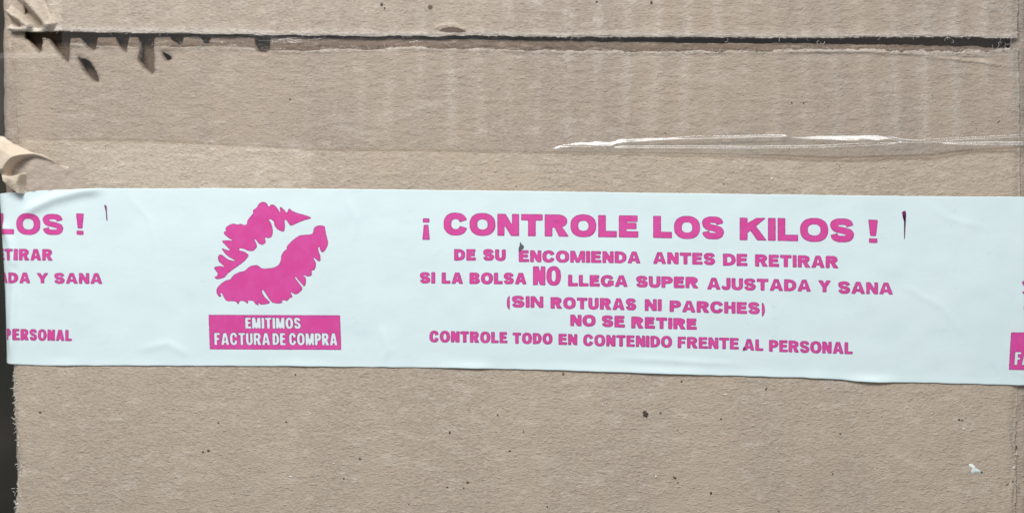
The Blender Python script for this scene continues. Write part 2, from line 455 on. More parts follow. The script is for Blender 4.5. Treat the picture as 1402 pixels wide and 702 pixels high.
def flap(upper):
    fp = None
    if upper:
        ys = np.concatenate([np.arange(Y_FAR, Y_SEAM + 0.016, -0.0016), np.arange(Y_SEAM + 0.016, Y_SEAM + 0.004, -0.0004), np.arange(Y_SEAM + 0.004, Y_SEAM - 0.0022, -0.00014)])
    else:
        ys = np.concatenate([np.arange(Y_SEAM + 0.0035, Y_SEAM - 0.0110, -0.0002), np.arange(Y_SEAM - 0.0110, Y_SEAM - 0.045, -0.0004), np.arange(Y_SEAM - 0.045, Y_NEAR, -0.0009)])
    PU, PV = lattice(ys)
    rag = 0.75 * vn(PU / 9, PV * 0, 51) + 0.6 * vn(PU / 2.8, PV * 0, 52) * ss(PU, 200, 700)
    endrag = 1.2 * vn(PV / 9, PV * 0, 61) + 1.3 * vn(PV / 3.2, PV * 0, 62)
    ends = np.minimum(PU - uL(PV) - endrag * (0.5 + ss(PV, 480, 540)), uR(PV) + endrag * .6 - PU)
    if upper:
        edge = pl(PU, vU) + rag
        F = np.minimum(edge - PV, ends)
    else:
        edge = pl(PU, vF) + rag * (1.4 + 1.3 * ss(PU, 900, 1300)) + 1.5 * vn(PU / 23, PU * 0, 55)
        F = np.minimum(PV - edge, ends)
        for p in SPIKES + HOLES:
            d, _, _ = seg_dist(PU, PV, np.vstack([p, p[:1]])) if True else (0, 0, 0)
            ins = in_poly(PU, PV, p)
            F = np.minimum(F, np.where(ins, -d, d) + 0.5 * vn(PU / 4, PV / 4, 71))
    # sheet
    U, V, faces = field_mesh(PU, PV, F)
    h = H_board(U, V, upper) + end_drop(U, V)
    wear = scuff(U, V) + end_wear(U, V); dirt = 0 * U
    if upper:
        d = pl(U, vU) - V
        h = h + (0.5 + .4 * vn(U / 25, U * 0, 73)) * np.exp(-((d - 3.5) / 5) ** 2) - 0.8 * np.exp(-(d / 1.6) ** 2) + 2
        wear = wear + 0.5 * (1 - ss(U, 150, 900)) * np.exp(-(d / 8) ** 2) + 0.95 * np.exp(-((d - 1) / 3.4) ** 2) + 0.3 * np.exp(-(d / 10) ** 2)
    else:
        d = V - pl(U, vF)
        h = h + 1.5 * np.exp(-((d - 2) / 2.6) ** 2) * (0.6 + 0.5 * vn(U / 30, V * 0, 77))
        for p in SPIKES + HOLES:
            d2, _, _ = seg_dist(U, V, np.vstack([p, p[:1]]))
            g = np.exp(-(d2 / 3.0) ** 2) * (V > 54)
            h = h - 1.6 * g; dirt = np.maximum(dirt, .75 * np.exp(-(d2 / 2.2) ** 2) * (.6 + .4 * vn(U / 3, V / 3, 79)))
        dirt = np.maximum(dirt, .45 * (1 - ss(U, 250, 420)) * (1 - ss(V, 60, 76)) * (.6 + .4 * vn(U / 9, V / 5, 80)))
        wear = wear + (0.45 + 0.3 * ss(U, 1050, 1250)) * np.exp(-((d - 1) / 3.0) ** 2) * (1 - .6 * ss(400 - U, 0, 60))
    P = at(U, V, h)
    P, faces = add_skirt(P, faces, 1.2)
    wear = np.r_[wear, wear]
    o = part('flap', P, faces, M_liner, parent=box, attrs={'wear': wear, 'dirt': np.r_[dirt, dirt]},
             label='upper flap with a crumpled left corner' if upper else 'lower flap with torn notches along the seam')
    # fluted core below the sheet, seen as the crushed strip in the seam
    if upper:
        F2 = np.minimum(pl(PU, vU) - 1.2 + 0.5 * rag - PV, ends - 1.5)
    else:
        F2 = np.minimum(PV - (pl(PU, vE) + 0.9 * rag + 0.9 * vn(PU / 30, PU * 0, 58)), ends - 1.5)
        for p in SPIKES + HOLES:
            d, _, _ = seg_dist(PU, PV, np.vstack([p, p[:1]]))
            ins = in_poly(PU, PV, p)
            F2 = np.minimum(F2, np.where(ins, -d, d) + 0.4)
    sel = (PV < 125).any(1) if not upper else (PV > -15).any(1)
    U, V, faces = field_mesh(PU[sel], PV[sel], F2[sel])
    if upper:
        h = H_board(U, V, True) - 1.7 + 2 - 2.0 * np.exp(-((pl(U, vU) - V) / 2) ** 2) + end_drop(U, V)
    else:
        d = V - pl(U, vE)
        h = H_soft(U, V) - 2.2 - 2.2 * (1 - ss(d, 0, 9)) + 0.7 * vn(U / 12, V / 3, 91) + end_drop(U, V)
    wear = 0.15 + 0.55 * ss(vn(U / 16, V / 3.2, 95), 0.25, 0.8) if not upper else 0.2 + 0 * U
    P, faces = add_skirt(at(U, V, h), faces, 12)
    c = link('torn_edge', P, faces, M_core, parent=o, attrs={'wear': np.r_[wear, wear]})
    return o
upper_flap = flap(True)
lower_flap = flap(False)

# side panels: the rolled edge of the box at either end, then straight down
def side_panel(left):
    ys = np.arange(Y_FAR, Y_NEAR - 0.0001, -0.0012)
    r = 23.0 if left else 13.0
    ts = np.concatenate([np.linspace(-14, 0, 6), np.linspace(0, r * math.pi / 2, 12)[1:], r * math.pi / 2 + np.array([4, 12, 30, 80, 200, 400, 735])])
    rows = []
    wr = []
    for y in ys:
        xr = 0.14 if not left else -0.14
        v = float(to_px(np.array(xr), np.array(y))[1])
        e = float(eL(v)) if left else float(eR(v))
        row = []
        for t in ts:
            tt = min(max(t, 0), r * math.pi / 2)
            a = tt / r
            n = 1.2 * float(vn(v / 26, t / 20, 81)) + 0.8 * float(vn(v / 9, t / 8, 82))
            rr = r + n
            off = -(min(t, 0)) + 0
            q = r - rr * math.sin(a) + off        # inward distance from silhouette
            z = rr * math.cos(a) - r - 5.0 - max(t - r * math.pi / 2, 0)
            u = e + q if left else e - q
            p = at(u, v, z); p[1] = y if abs(v) > 900 else p[1]
            row.append(p); wr.append(max(0, 0.25 + 0.5 * float(vn(v / 12, t / 10, 84))) * math.exp(-((t - 6) / 9) ** 2))
        rows.append(row)
    P = np.array(rows).reshape(-1, 3); n = len(ts)
    F = []
    for j in range(len(ys) - 1):
        for i in range(n - 1):
            a = j * n + i
            f = [a, a + 1, a + n + 1, a + n]
            F.append(f if left else f[::-1])
    m = part('side_panel', P, F, M_side, parent=box, attrs={'wear': wr})
    md = m.modifiers.new('thickness', 'SOLIDIFY'); md.thickness = 0.0008; md.offset = -1
    return m
side_panel(True); side_panel(False)
def slab(name, x0, x1, y0, y1, z0, z1, mat):
    b = 0.0012
    bm_v = []; F = []
    import bmesh
    bm = bmesh.new(); bmesh.ops.create_cube(bm, size=1)
    for q in bm.verts:
        q.co = ((q.co.x + .5) * (x1 - x0) + x0, (q.co.y + .5) * (y1 - y0) + y0, (q.co.z + .5) * (z1 - z0) + z0)
    bmesh.ops.bevel(bm, geom=bm.edges[:], offset=b, segments=2, affect='EDGES')
    P = np.array([q.co[:] for q in bm.verts]); bm.verts.index_update()
    F = [[q.index for q in f.verts] for f in bm.faces]; bm.free()
    return part(name, P, F, mat, parent=box, attrs={'wear': np.zeros(len(P))})
XA, XB = float(at(-2, 351)[0]), float(at(1410, 351)[0])
slab('side_panel', XA, XB, Y_FAR + .0003, Y_FAR + .0035, -0.151, -0.0008, M_side)
slab('side_panel', XA, XB, Y_NEAR - .0035, Y_NEAR - .0003, -0.151, -0.0008, M_side)
slab('bottom_panel', XA + .001, XB - .001, Y_NEAR, Y_FAR, -0.1515, -0.149, M_side)

slab('inner_flap', XA + .0035, float(at(470, 351)[0]), Y_NEAR + .002, Y_FAR - .002, -.0064, -.0037, M_core)
slab('inner_flap', float(at(1120, 351)[0]), XB - .0035, Y_NEAR + .002, Y_FAR - .002, -.0064, -.0037, M_core)

# ------------------------------------------------------------------ wrapping things that bend over the left and right ends
def wrap(u, v, h):
    """tape laid on the top: beyond the end of the box it bends down over the rolled edge"""
    u = np.asarray(u, float); v = np.asarray(v, float); h = np.asarray(h, float) + 0 * u
    r = 15.0
    e = eL(v) - 1.5
    t = (e + r) - u
    a = np.clip(t / r, 0, math.pi / 2)
    over = np.maximum(t - r * math.pi / 2, 0)
    un = np.where(t > 0, e + r - (r + h) * np.sin(a), u)
    hn = np.where(t > 0, (r + h) * np.cos(a) - r - over, h)
    e2 = eR(v) + 1.5; t2 = u - (e2 - r)
    a2 = np.clip(t2 / r, 0, math.pi / 2); over2 = np.maximum(t2 - r * math.pi / 2, 0)
    un = np.where(t2 > 0, e2 - r + (r + h) * np.sin(a2), un)
    hn = np.where(t2 > 0, (r + h) * np.cos(a2) - r - over2, hn)
    return at(un, v, hn)

# ------------------------------------------------------------------ white printed tape
tT = [(-400, 268), (0, 265), (33, 262), (80, 260), (140, 258), (300, 257.8), (600, 260), (900, 264), (1200, 268), (1402, 269.5), (1800, 272)]
tB = [(-400, 494), (0, 496), (10, 498), (60, 500), (200, 500), (400, 501), (600, 503), (760, 506.5), (900, 511), (1000, 514), (1100, 516.5), (1150, 519), (1170, 521.5), (1200, 523), (1250, 523), (1402, 527), (1800, 536)]
WRINKLES = [([(170, 262), (205, 300), (214, 350)], 4, .55), ([(470, 258), (488, 300), (482, 345)], 5, .8), ([(1215, 380), (1290, 420), (1330, 470)], 5, .6),
            ([(1255, 270), (1300, 300), (1370, 318)], 5, .45), ([(520, 440), (530, 480), (522, 503)], 4, 1.0), ([(180, 480), (230, 470), (270, 492)], 5, .8), ([(820, 488), (930, 494), (1040, 500)], 4, .8)]
def H_tape(u, v):
    h = H_soft(u, v) + 1.05
    h = h + ridge(u, v, [(26, 300), (48, 284), (75, 272), (112, 262), (150, 258)], 7, 4.6, .2)
    h = h + ridge(u, v, [(2, 300), (14, 330), (22, 370)], 5, 2.6, .2)
    h = h + ridge(u, v, [(16, 345), (20, 400), (17, 460), (16, 500)], 4.5, 2.2, .2)
    h = h + 0.35 * vn(u / 30, v / 24, 25)
    for wr_, ww, wa in WRINKLES: h = h + ridge(u, v, wr_, ww, wa, .35)
    db = pl(u, tB) - v
    lift = 0.75 + 0.8 * np.maximum(vn(u / 45, 0 * u, 27), -.4) + 2.6 * np.exp(-((u - 1190) / 28) ** 2) + 1.0 * np.exp(-((u - 655) / 20) ** 2) + 0.8 * np.exp(-((u - 410) / 25) ** 2) + .8 * np.exp(-((u - 930) / 60) ** 2)
    h = h + lift * np.exp(-(np.maximum(db, 0) / 7) ** 2)
    return h
def printed_tape():
    us = np.concatenate([np.arange(-330, -10, 10), np.arange(-10, 70, 1.5), np.arange(70, 1404, 3), np.arange(1404, 1440, 2), np.arange(1440, 1750, 12)])
    n = 90
    ts = np.r_[0, 0.004, np.linspace(0.012, 0.988, n), 0.996, 1]
    T, Ug = np.meshgrid(ts, us, indexing='ij')
    rag = .35 * vn(Ug / 25, Ug * 0, 33)
    top = pl(Ug, tT) + rag; bot = pl(Ug, tB) + .35 * vn(Ug / 14, Ug * 0, 34)
    Vg = top + (bot - top) * T
    P = wrap(Ug, Vg, H_tape(Ug, Vg)).reshape(-1, 3)
    m = len(us); F = []
    for j in range(len(ts) - 1):
        for i in range(m - 1):
            a = j * m + i; F.append([a + m, a + m + 1, a + 1, a])
    o = part('printed_tape', P, F, M_tape, parent=box, label='white packing tape printed with pink lettering and a lips mark')
    md = o.modifiers.new('thickness', 'SOLIDIFY'); md.thickness = 0.00006; md.offset = -1
    return o
tape = printed_tape()

# ------------------------------------------------------------------ lettering, drawn glyph by glyph
def sup(x0, x1, y0, y1, n=2.35, k=44):
    t = np.linspace(0, 2 * np.pi, k, endpoint=False); c, s = np.cos(t), np.sin(t)
    return np.stack([(x0 + x1) / 2 + (x1 - x0) / 2 * np.sign(c) * np.abs(c) ** (2 / n), (y0 + y1) / 2 + (y1 - y0) / 2 * np.sign(s) * np.abs(s) ** (2 / n)], -1)
def rect(x0, x1, y0, y1): return np.array([(x0, y0), (x1, y0), (x1, y1), (x0, y1)], float)
def dsh(x0, x1, y0, y1, f=0.45):
    xm = x0 + (x1 - x0) * f
    t = np.linspace(-np.pi / 2, np.pi / 2, 22); c, s = np.cos(t), np.sin(t)
    arc = np.stack([xm + (x1 - xm) * np.abs(c) ** (2 / 2.3), (y0 + y1) / 2 + (y1 - y0) / 2 * np.sign(s) * np.abs(s) ** (2 / 2.3)], -1)
    return np.vstack([[(x0, y0)], arc, [(x0, y1)]])
def stroke(pts, a, b):
    p = smooth_path(pts, 5); t = np.gradient(p, axis=0); t /= np.linalg.norm(t, axis=1)[:, None] + 1e-9
    nrm = np.stack([-t[:, 1], t[:, 0]], -1)
    w = (b * np.abs(t[:, 0]) + a * np.abs(t[:, 1])) / (np.abs(t[:, 0]) + np.abs(t[:, 1])) / 2
    L = p + nrm * w[:, None]; R = p - nrm * w[:, None]
    return [np.array([L[i], L[i + 1], R[i + 1], R[i]]) for i in range(len(p) - 1)]
REL = dict(A=.98, B=.86, C=.93, D=.88, E=.76, F=.70, G=.97, H=.82, J=.64, K=.93, L=.72, M=1.10, N=.84, O=1.0, P=.82, R=.92, S=.84, T=.84, U=.83, Y=.90)
def glyph(c, w, h, a, b):
    o = h * .018
    P = lambda q: (1, q); N = lambda q: (-1, q)
    pp = lambda *q: np.array(q, float)
    if c == 'I': return [P(rect(0, a, 0, h))]
    if c == 'O': return [P(sup(0, w, -o, h + o)), N(sup(a, w - a, b - o, h - b + o))]
    if c == 'C': return [P(sup(0, w, -o, h + o)), N(sup(a, w - a, b - o, h - b + o)), N(pp((.42 * w, .5 * h), (1.15 * w, .75 * h), (1.15 * w, .27 * h)))]
    if c == 'G': return [P(sup(0, w, -o, h + o)), N(sup(a, w - a, b - o, h - b + o)), N(pp((.42 * w, .5 * h), (1.15 * w, .76 * h), (1.15 * w, .5 * h))),
                         P(rect(.54 * w, w, .53 * h - b, .53 * h)), P(rect(w - a, w, .1 * h, .53 * h))]
    if c == 'D': return [P(dsh(0, w, 0, h, .35)), N(dsh(a, w - a, b, h - b, .3))]
    if c == 'B': return [P(dsh(0, w * .95, .47 * h, h, .5)), P(dsh(0, w, 0, .55 * h, .5)), N(dsh(a, w * .95 - a, .47 * h + b * .5, h - b, .45)), N(dsh(a, w - a, b, .52 * h - b * .5, .45))]
    if c == 'P': return [P(dsh(0, w, .35 * h, h, .45)), N(dsh(a, w - a, .35 * h + b, h - b, .4)), P(rect(0, a, 0, h * .9))]
    if c == 'R': return [P(dsh(0, w * .95, .40 * h, h, .5)), N(dsh(a, w * .95 - a, .40 * h + b, h - b, .45)), P(rect(0, a, 0, h * .9)),
                         P(pp((.40 * w, .44 * h), (w - a * 1.25, 0), (w * 1.02, 0), (w * .62 + a * .3, .46 * h)))]
    if c == 'E': return [P(rect(0, a, 0, h)), P(rect(0, w, 0, b)), P(rect(0, w * .96, h - b, h)), P(rect(0, w * .90, h * .52 - b / 2, h * .52 + b / 2))]
    if c == 'F': return [P(rect(0, a, 0, h)), P(rect(0, w, h - b, h)), P(rect(0, w * .88, h * .50 - b / 2, h * .50 + b / 2))]
    if c == 'H': return [P(rect(0, a, 0, h)), P(rect(w - a, w, 0, h)), P(rect(0, w, h * .52 - b / 2, h * .52 + b / 2))]
    if c == 'L': return [P(rect(0, a, 0, h)), P(rect(0, w, 0, b))]
    if c == 'T': return [P(rect(w / 2 - a / 2, w / 2 + a / 2, 0, h)), P(rect(0, w, h - b, h))]
    if c == 'N': return [P(rect(0, a * .92, 0, h)), P(rect(w - a * .92, w, 0, h)), P(pp((0, h), (a * 1.05, h), (w, 0), (w - a * 1.05, 0)))]
    if c == 'M': return [P(rect(0, a * .85, 0, h)), P(rect(w - a * .85, w, 0, h)), P(pp((0, h), (a * 1.15, h), (w / 2 + a * .30, 0), (w / 2 - a * .38, 0))), P(pp((w, h), (w - a * 1.15, h), (w / 2 - a * .30, 0), (w / 2 + a * .38, 0)))]
    if c == 'A': return [P(pp((0, 0), (a * 1.05, 0), (w / 2 + a * .12, h), (w / 2 - a * .58, h))), P(pp((w, 0), (w - a * 1.05, 0), (w / 2 - a * .12, h), (w / 2 + a * .58, h))), P(rect(.2 * w, .8 * w, .19 * h, .19 * h + b * .85))]
    if c == 'K': return [P(rect(0, a, 0, h)), P(pp((a * .8, .26 * h), (a * .8, .26 * h + b * 1.7), (w - a * 1.25, h), (w, h))), P(pp((w * .34, .54 * h), (w * .60, .66 * h), (w * 1.03, 0), (w - a * 1.15, 0)))]
    if c == 'Y': return [P(pp((0, h), (a * 1.15, h), (w / 2 + a / 2, .40 * h), (w / 2 - a / 2, .40 * h))), P(pp((w, h), (w - a * 1.15, h), (w / 2 - a / 2, .40 * h), (w / 2 + a / 2, .40 * h))), P(rect(w / 2 - a / 2, w / 2 + a / 2, 0, .45 * h))]
    if c == 'U': return [P(rect(0, w, .4 * h, h)), P(sup(0, w, -o, .8 * h)), N(rect(a, w - a, .4 * h, h * 1.1)), N(sup(a, w - a, b - o, .8 * h - b))]
    if c == 'J': return [P(sup(0, w, -o, .62 * h)), N(sup(a * .9, w - a, b - o, .62 * h - b)), N(rect(-1, w - a, .31 * h, h)), P(rect(w - a, w, .3 * h, h))]
    if c == 'S':
        q = [(.97, .74), (.90, .92), (.70, 1.0), (.5, 1.01), (.25, 1.0), (.03, .90), (.02, .74), (.12, .60), (.32, .54), (.5, .505), (.7, .455), (.93, .38), (1.0, .25), (.93, .08), (.73, 0), (.5, -.01), (.27, 0), (.08, .09), (.01, .27)]
        q = [(a * .46 + x * (w - a * .92), b / 2 + y * (h - b)) for x, y in q]
        return [P(s) for s in stroke(q, a * .95, b)]
    if c == '(': return [P(sup(0, 2.6 * w, -.24 * h, 1.04 * h, 2)), N(sup(a * .95, 2.6 * w + a * 1.4, -.20 * h, 1.0 * h, 2)), N(rect(w, 4 * w, -h, 2 * h))]
    if c == ')': return [(s, np.stack([w - q[:, 0], q[:, 1]], -1)) for s, q in glyph('(', w, h, a, b)]
    if c == '!': return [P(pp((0, h), (w, h), (.80 * w, .30 * h), (.20 * w, .30 * h))), P(rect(.06 * w, .94 * w, 0, .19 * h))]
    if c == '¡': return [P(pp((0, 0), (w, 0), (.80 * w, .70 * h), (.20 * w, .70 * h))), P(rect(.06 * w, .94 * w, .81 * h, h))]
    raise KeyError(c)
def word_ops(txt, W, h, a, b, gap):
    fixed = {'I': a, '(': h * .34, ')': h * .34, '!': W if len(txt) == 1 else a, '¡': W if len(txt) == 1 else a}
    tot_f = sum(fixed.get(c, 0) for c in txt); tot_r = sum(REL.get(c, 0) * h for c in txt if c not in fixed)
    k = (W - tot_f - gap * (len(txt) - 1)) / tot_r if tot_r else 1
    x = 0; ops = []
    for c in txt:
        w = fixed.get(c, REL.get(c, 0) * h * k)
        gw = h * .24 if c in '()' else w
        gx = x + (w - gw if c == ')' else 0)
        ops += [(s, q + np.array([gx, 0])) for s, q in glyph(c, gw, h, a * (1.1 if c in '()' else 1), b)]
        ops.append(None)
        x += w + gap
    return ops
RES = 0.25
def raster(ops, x0, x1, y0, y1):
    xs = np.arange(x0, x1, RES); ys = np.arange(y0, y1, RES)
    occ = np.zeros((len(ys), len(xs)), bool); cur = np.zeros_like(occ)
    for op in ops + [None]:
        if op is None:
            occ |= cur; cur[:] = False; continue
        s, q = op
        i0 = max(int((q[:, 0].min() - x0) / RES) - 1, 0); i1 = min(int((q[:, 0].max() - x0) / RES) + 2, len(xs))
        j0 = max(int((q[:, 1].min() - y0) / RES) - 1, 0); j1 = min(int((q[:, 1].max() - y0) / RES) + 2, len(ys))
        if i1 <= i0 or j1 <= j0: continue
        X, Y = np.meshgrid(xs[i0:i1], ys[j0:j1])
        m = in_poly(X, Y, q)
        cur[j0:j1, i0:i1] = (cur[j0:j1, i0:i1] | m) if s > 0 else (cur[j0:j1, i0:i1] & ~m)
    return xs, ys, occ
def ink_sheet(xs, ys, occ, mapping, seed, shift=0.5):
    f = blur(occ.astype(float), 0.55 / RES)
    soft = blur(occ.astype(float), 1.15 / RES)
    k = int(shift / RES)
    soft = np.minimum(soft, 0.35 + 0.65 * np.roll(np.roll(soft, -k, 1), k, 0)) if k else soft
    f = f[::2, ::2]; soft = soft[::2, ::2]
    X, Y = np.meshgrid(xs[::2], ys[::2])
    PU, PV = mapping(X, Y)
    F = f - 0.22 + 0.05 * vn(PU / 1.7, PV / 1.7, seed)
    U, V, faces = field_mesh(PU, PV, F)
    # ink value at every vertex (nearest lattice node)
    inside = F > 0
    vals = list(soft[inside]) + [0.42] * (len(U) - int(inside.sum()))
    global COV
    COV = np.array(list(f[inside]) + [0.22] * (len(U) - int(inside.sum())))
    return U, V, [f_[::-1] for f_ in faces], np.array(vals)
COV = None
class Sheet:
    def __init__(s): s.C = []; s.U = []; s.V = []; s.F = []; s.A = []; s.n = 0
    def add(s, U, V, F, A):
        s.F += [[i + s.n for i in f] for f in F]; s.U.append(U); s.V.append(V); s.A.append(A); s.C.append(COV if COV is not None and len(COV) == len(U) else np.ones(len(U))); s.n += len(U)
    def build(s, name, lift=0.2, mat=None):
        U = np.concatenate(s.U); V = np.concatenate(s.V)
        P = wrap(U, V, H_tape(U, V) + lift)
        return link(name, P, s.F, mat or M_ink, parent=tape, attrs={'ink': np.concatenate(s.A), 'cov': np.concatenate(s.C)})
_seed = [100]
def add_word(sh, txt, x0, x1, top0, base0, top1, base1, a, b, gap=None, shift=1.0):
    h = ((base0 - top0) + (base1 - top1)) / 2
    W = x1 - x0
    gap = h * .11 if gap is None else gap
    ops = word_ops(txt, W, h, a, b, gap)
    xs, ys, occ = raster(ops, -3, W + 3, -h * .3 - 3, h * 1.1 + 3)
    def mp(X, Y):
        s = X / W; t = Y / h
        return x0 + X, (base0 * (1 - s) + base1 * s) * (1 - t) + (top0 * (1 - s) + top1 * s) * t
    _seed[0] += 1
    sh.add(*ink_sheet(xs, ys, occ, mp, _seed[0], shift))
def line(words, a, b, gap=None, shift=0.5):
    sh = Sheet()
    for w in words: add_word(sh, *w[:7], *(w[7:9] if len(w) > 7 else (a, b)), gap, shift)
    return sh.build('printed_line')
# main block:        text        x0    x1    top0  base0  top1  base1
line([('¡', 578.5, 588.5, 299, 328, 299, 328), ('CONTROLE', 607.5, 874, 291.5, 321.5, 295, 325),
      ('LOS', 894.5, 991, 295.5, 325.5, 297, 327.5), ('KILOS', 1013, 1169, 298, 328.5, 299.5, 331.5), ('!', 1189, 1202, 300.5, 332, 301, 332.5)], 10.3, 8.5, 3.0)
line([('DE', 622, 651.5, 341, 356.5, 341, 356.5), ('SU', 661.5, 692.5, 341, 356.5, 341.5, 357), ('ENCOMIENDA', 710.5, 877, 342.5, 358.5, 344.5, 360.5),
      ('ANTES', 894, 979, 345, 361, 346.5, 362.5), ('DE', 990, 1023.5, 347, 363.5, 347.5, 364), ('RETIRAR', 1034, 1147.5, 348, 364.5, 350.5, 367)], 5.4, 4.2, 1.6)
line([('SI', 575, 596, 372.5, 387.5, 372.5, 388), ('LA', 605, 634, 373, 388, 373, 388.5), ('BOLSA', 643, 721, 373, 388.5, 373.5, 389),
      ('NO', 730, 768, 364.5, 390, 365, 390.5, 6.8, 5.3), ('LLEGA', 778, 859.5, 376, 391.5, 377, 392.5), ('SUPER', 871, 956, 377.5, 393, 379, 394.5),
      ('AJUSTADA', 968, 1110, 380, 396, 383, 399), ('Y', 1120, 1137.5, 383.5, 399.5, 384, 400), ('SANA', 1147.5, 1222.5, 385, 401.5, 387, 403)], 5.3, 4.15, 1.6)
line([('(SIN', 694, 744, 404.5, 420.5, 405.5, 421), ('ROTURAS', 754, 871, 406.5, 422, 408.5, 424.5), ('NI', 883, 906, 409.5, 425.5, 409.5, 425.5),
      ('PARCHES)', 917, 1047, 411, 426.5, 414, 430)], 5.3, 4.15, 1.6)
line([('NO', 781, 815.5, 430.5, 446, 431, 446.5), ('SE', 824, 855.5, 431.5, 447, 432, 448), ('RETIRE', 864.5, 954, 433, 449, 436, 451)], 5.4, 4.2, 1.6)
line([('CONTROLE', 588, 694.5, 452.5, 468, 454.5, 469.5), ('TODO', 702, 756.5, 455, 470, 456, 471), ('EN', 765, 790.5, 456.5, 471.5, 457, 472),
      ('CONTENIDO', 798.5, 920, 457.5, 473, 460, 475.5), ('FRENTE', 928, 1011.5, 460.5, 476, 462.5, 478), ('AL', 1018, 1045, 463.5, 479, 464.5, 480), ('PERSONAL', 1053, 1167, 465, 481, 468.5, 484.5)], 4.7, 3.6, 1.4)
# the end of the previous repeat, running off over the left edge of the box
line([('KILOS', -50, 87, 291, 320, 293.5, 321.5), ('!', 105, 115.5, 292, 321, 292.5, 321.5)], 8.8, 7.2, 3.4, 0.5)
line([('RETIRAR', -22, 72.5, 340, 356, 341, 356.5)], 4.7, 3.7, 1.6, 0.5)
line([('AJUSTADA', -74, 42, 372, 387, 373, 387.5), ('Y', 50.5, 67, 373.5, 387.5, 373.5, 387.5), ('SANA', 75, 140.5, 373.5, 388, 374, 388.5)], 4.7, 3.7, 1.6, 0.5)
line([('PERSONAL', 7.5, 98.5, 449.5, 465, 451.5, 466.5)], 4.2, 3.3, 1.3, 0.5)

# lips emblem; outlines read off four enlargements of the photograph (8.78 px per px)
def q1(*p): return [(285 + x / 8.78, 270 + y / 8.78) for x, y in p]
def q2(*p): return [(370 + x / 8.78, 270 + y / 8.78) for x, y in p]
def q3(*p): return [(285 + x / 8.78, 340 + y / 8.78) for x, y in p]
def q4(*p): return [(370 + x / 8.78, 340 + y / 8.78) for x, y in p]
LIP_UP = (q2((500, 250), (420, 215), (330, 190), (270, 165), (232, 138), (207, 192), (185, 165), (150, 130), (123, 122), (130, 198), (104, 150), (80, 120)) +
          q1((800, 95), (765, 90), (735, 116), (715, 80), (690, 62), (650, 60), (610, 90), (590, 130), (560, 145), (545, 165), (550, 190), (510, 240), (480, 280), (470, 325), (430, 335), (400, 320), (360, 330), (310, 318), (250, 340), (215, 375), (225, 400), (200, 415), (200, 440), (240, 480), (305, 520), (240, 518), (175, 525), (215, 575), (272, 637), (215, 628), (170, 612), (190, 650)) +
          q3((200, 50), (235, 85), (280, 116), (328, 138), (322, 150), (260, 138), (210, 108), (175, 80), (150, 75), (125, 95), (130, 150), (165, 185), (208, 225), (150, 212), (80, 225), (92, 262), (120, 300), (105, 332), (80, 345), (110, 368), (160, 360), (200, 345), (240, 300), (300, 255), (370, 205), (430, 160), (465, 125), (490, 85), (465, 55), (430, 35)) +
          q1((385, 640), (378, 618), (400, 612), (440, 622), (480, 640), (540, 645), (580, 610), (590, 580), (570, 530), (553, 500), (580, 510), (610, 550), (650, 570), (690, 550), (695, 520), (685, 480), (730, 490), (770, 470), (782, 400), (765, 320), (733, 266), (770, 270), (800, 300), (805, 340), (840, 385)) +
          q2((100, 390), (150, 412), (175, 400), (182, 330), (180, 270), (205, 280), (235, 325), (260, 340), (330, 310), (420, 275)))
LIP_LOW = (q2((520, 420), (535, 370), (570, 345), (620, 340), (660, 355), (670, 420), (690, 500), (700, 550), (680, 610), (640, 660), (612, 645), (598, 602), (580, 595), (585, 650)) +
           q4((605, 90), (605, 150), (575, 147), (530, 108), (524, 124), (550, 170), (550, 215), (530, 260), (500, 265), (500, 320), (450, 335), (405, 315), (400, 326), (430, 360), (425, 440), (410, 450), (393, 440), (312, 343), (305, 360), (380, 460), (380, 500), (310, 550), (245, 520), (270, 580), (240, 590), (205, 630), (180, 620), (135, 630), (150, 650), (90, 660), (40, 652)) +
           q3((770, 645), (740, 610), (665, 498), (650, 520), (680, 580), (745, 650), (670, 670), (628, 668), (585, 622), (612, 680), (570, 665), (545, 630), (480, 625), (485, 660), (460, 650), (430, 630), (385, 630), (365, 670), (340, 640), (300, 630), (230, 630), (195, 590), (170, 540), (145, 535), (160, 575), (130, 575), (105, 530), (110, 480), (150, 430), (215, 385), (270, 370), (310, 320), (380, 285), (440, 270), (500, 220), (570, 200), (610, 210), (650, 240), (720, 240), (790, 230), (840, 205), (870, 165)) +
           q4((150, 60), (210, 0)) + q2((200, 600), (260, 530), (340, 470), (400, 455), (500, 445)))
def emblem(tf, shift=0.6, xlim=None):
    ops = [(1, smooth_path(LIP_UP, 3, True)), None, (1, smooth_path(LIP_LOW, 3, True))]
    sh = Sheet()
    xs, ys, occ = raster(ops, 285, 460, 268, 424)
    # y grows downwards here, so flip rows to keep winding
    ysf = -ys[::-1]; occf = occ[::-1]
    if xlim: keep = xs < xlim; xs = xs[keep]; occf = occf[:, keep]
    _seed[0] += 1
    sh.add(*ink_sheet(xs, ysf, occf, lambda X, Y: tf(X, -Y), _seed[0], shift))
    sh.build('lips_emblem')
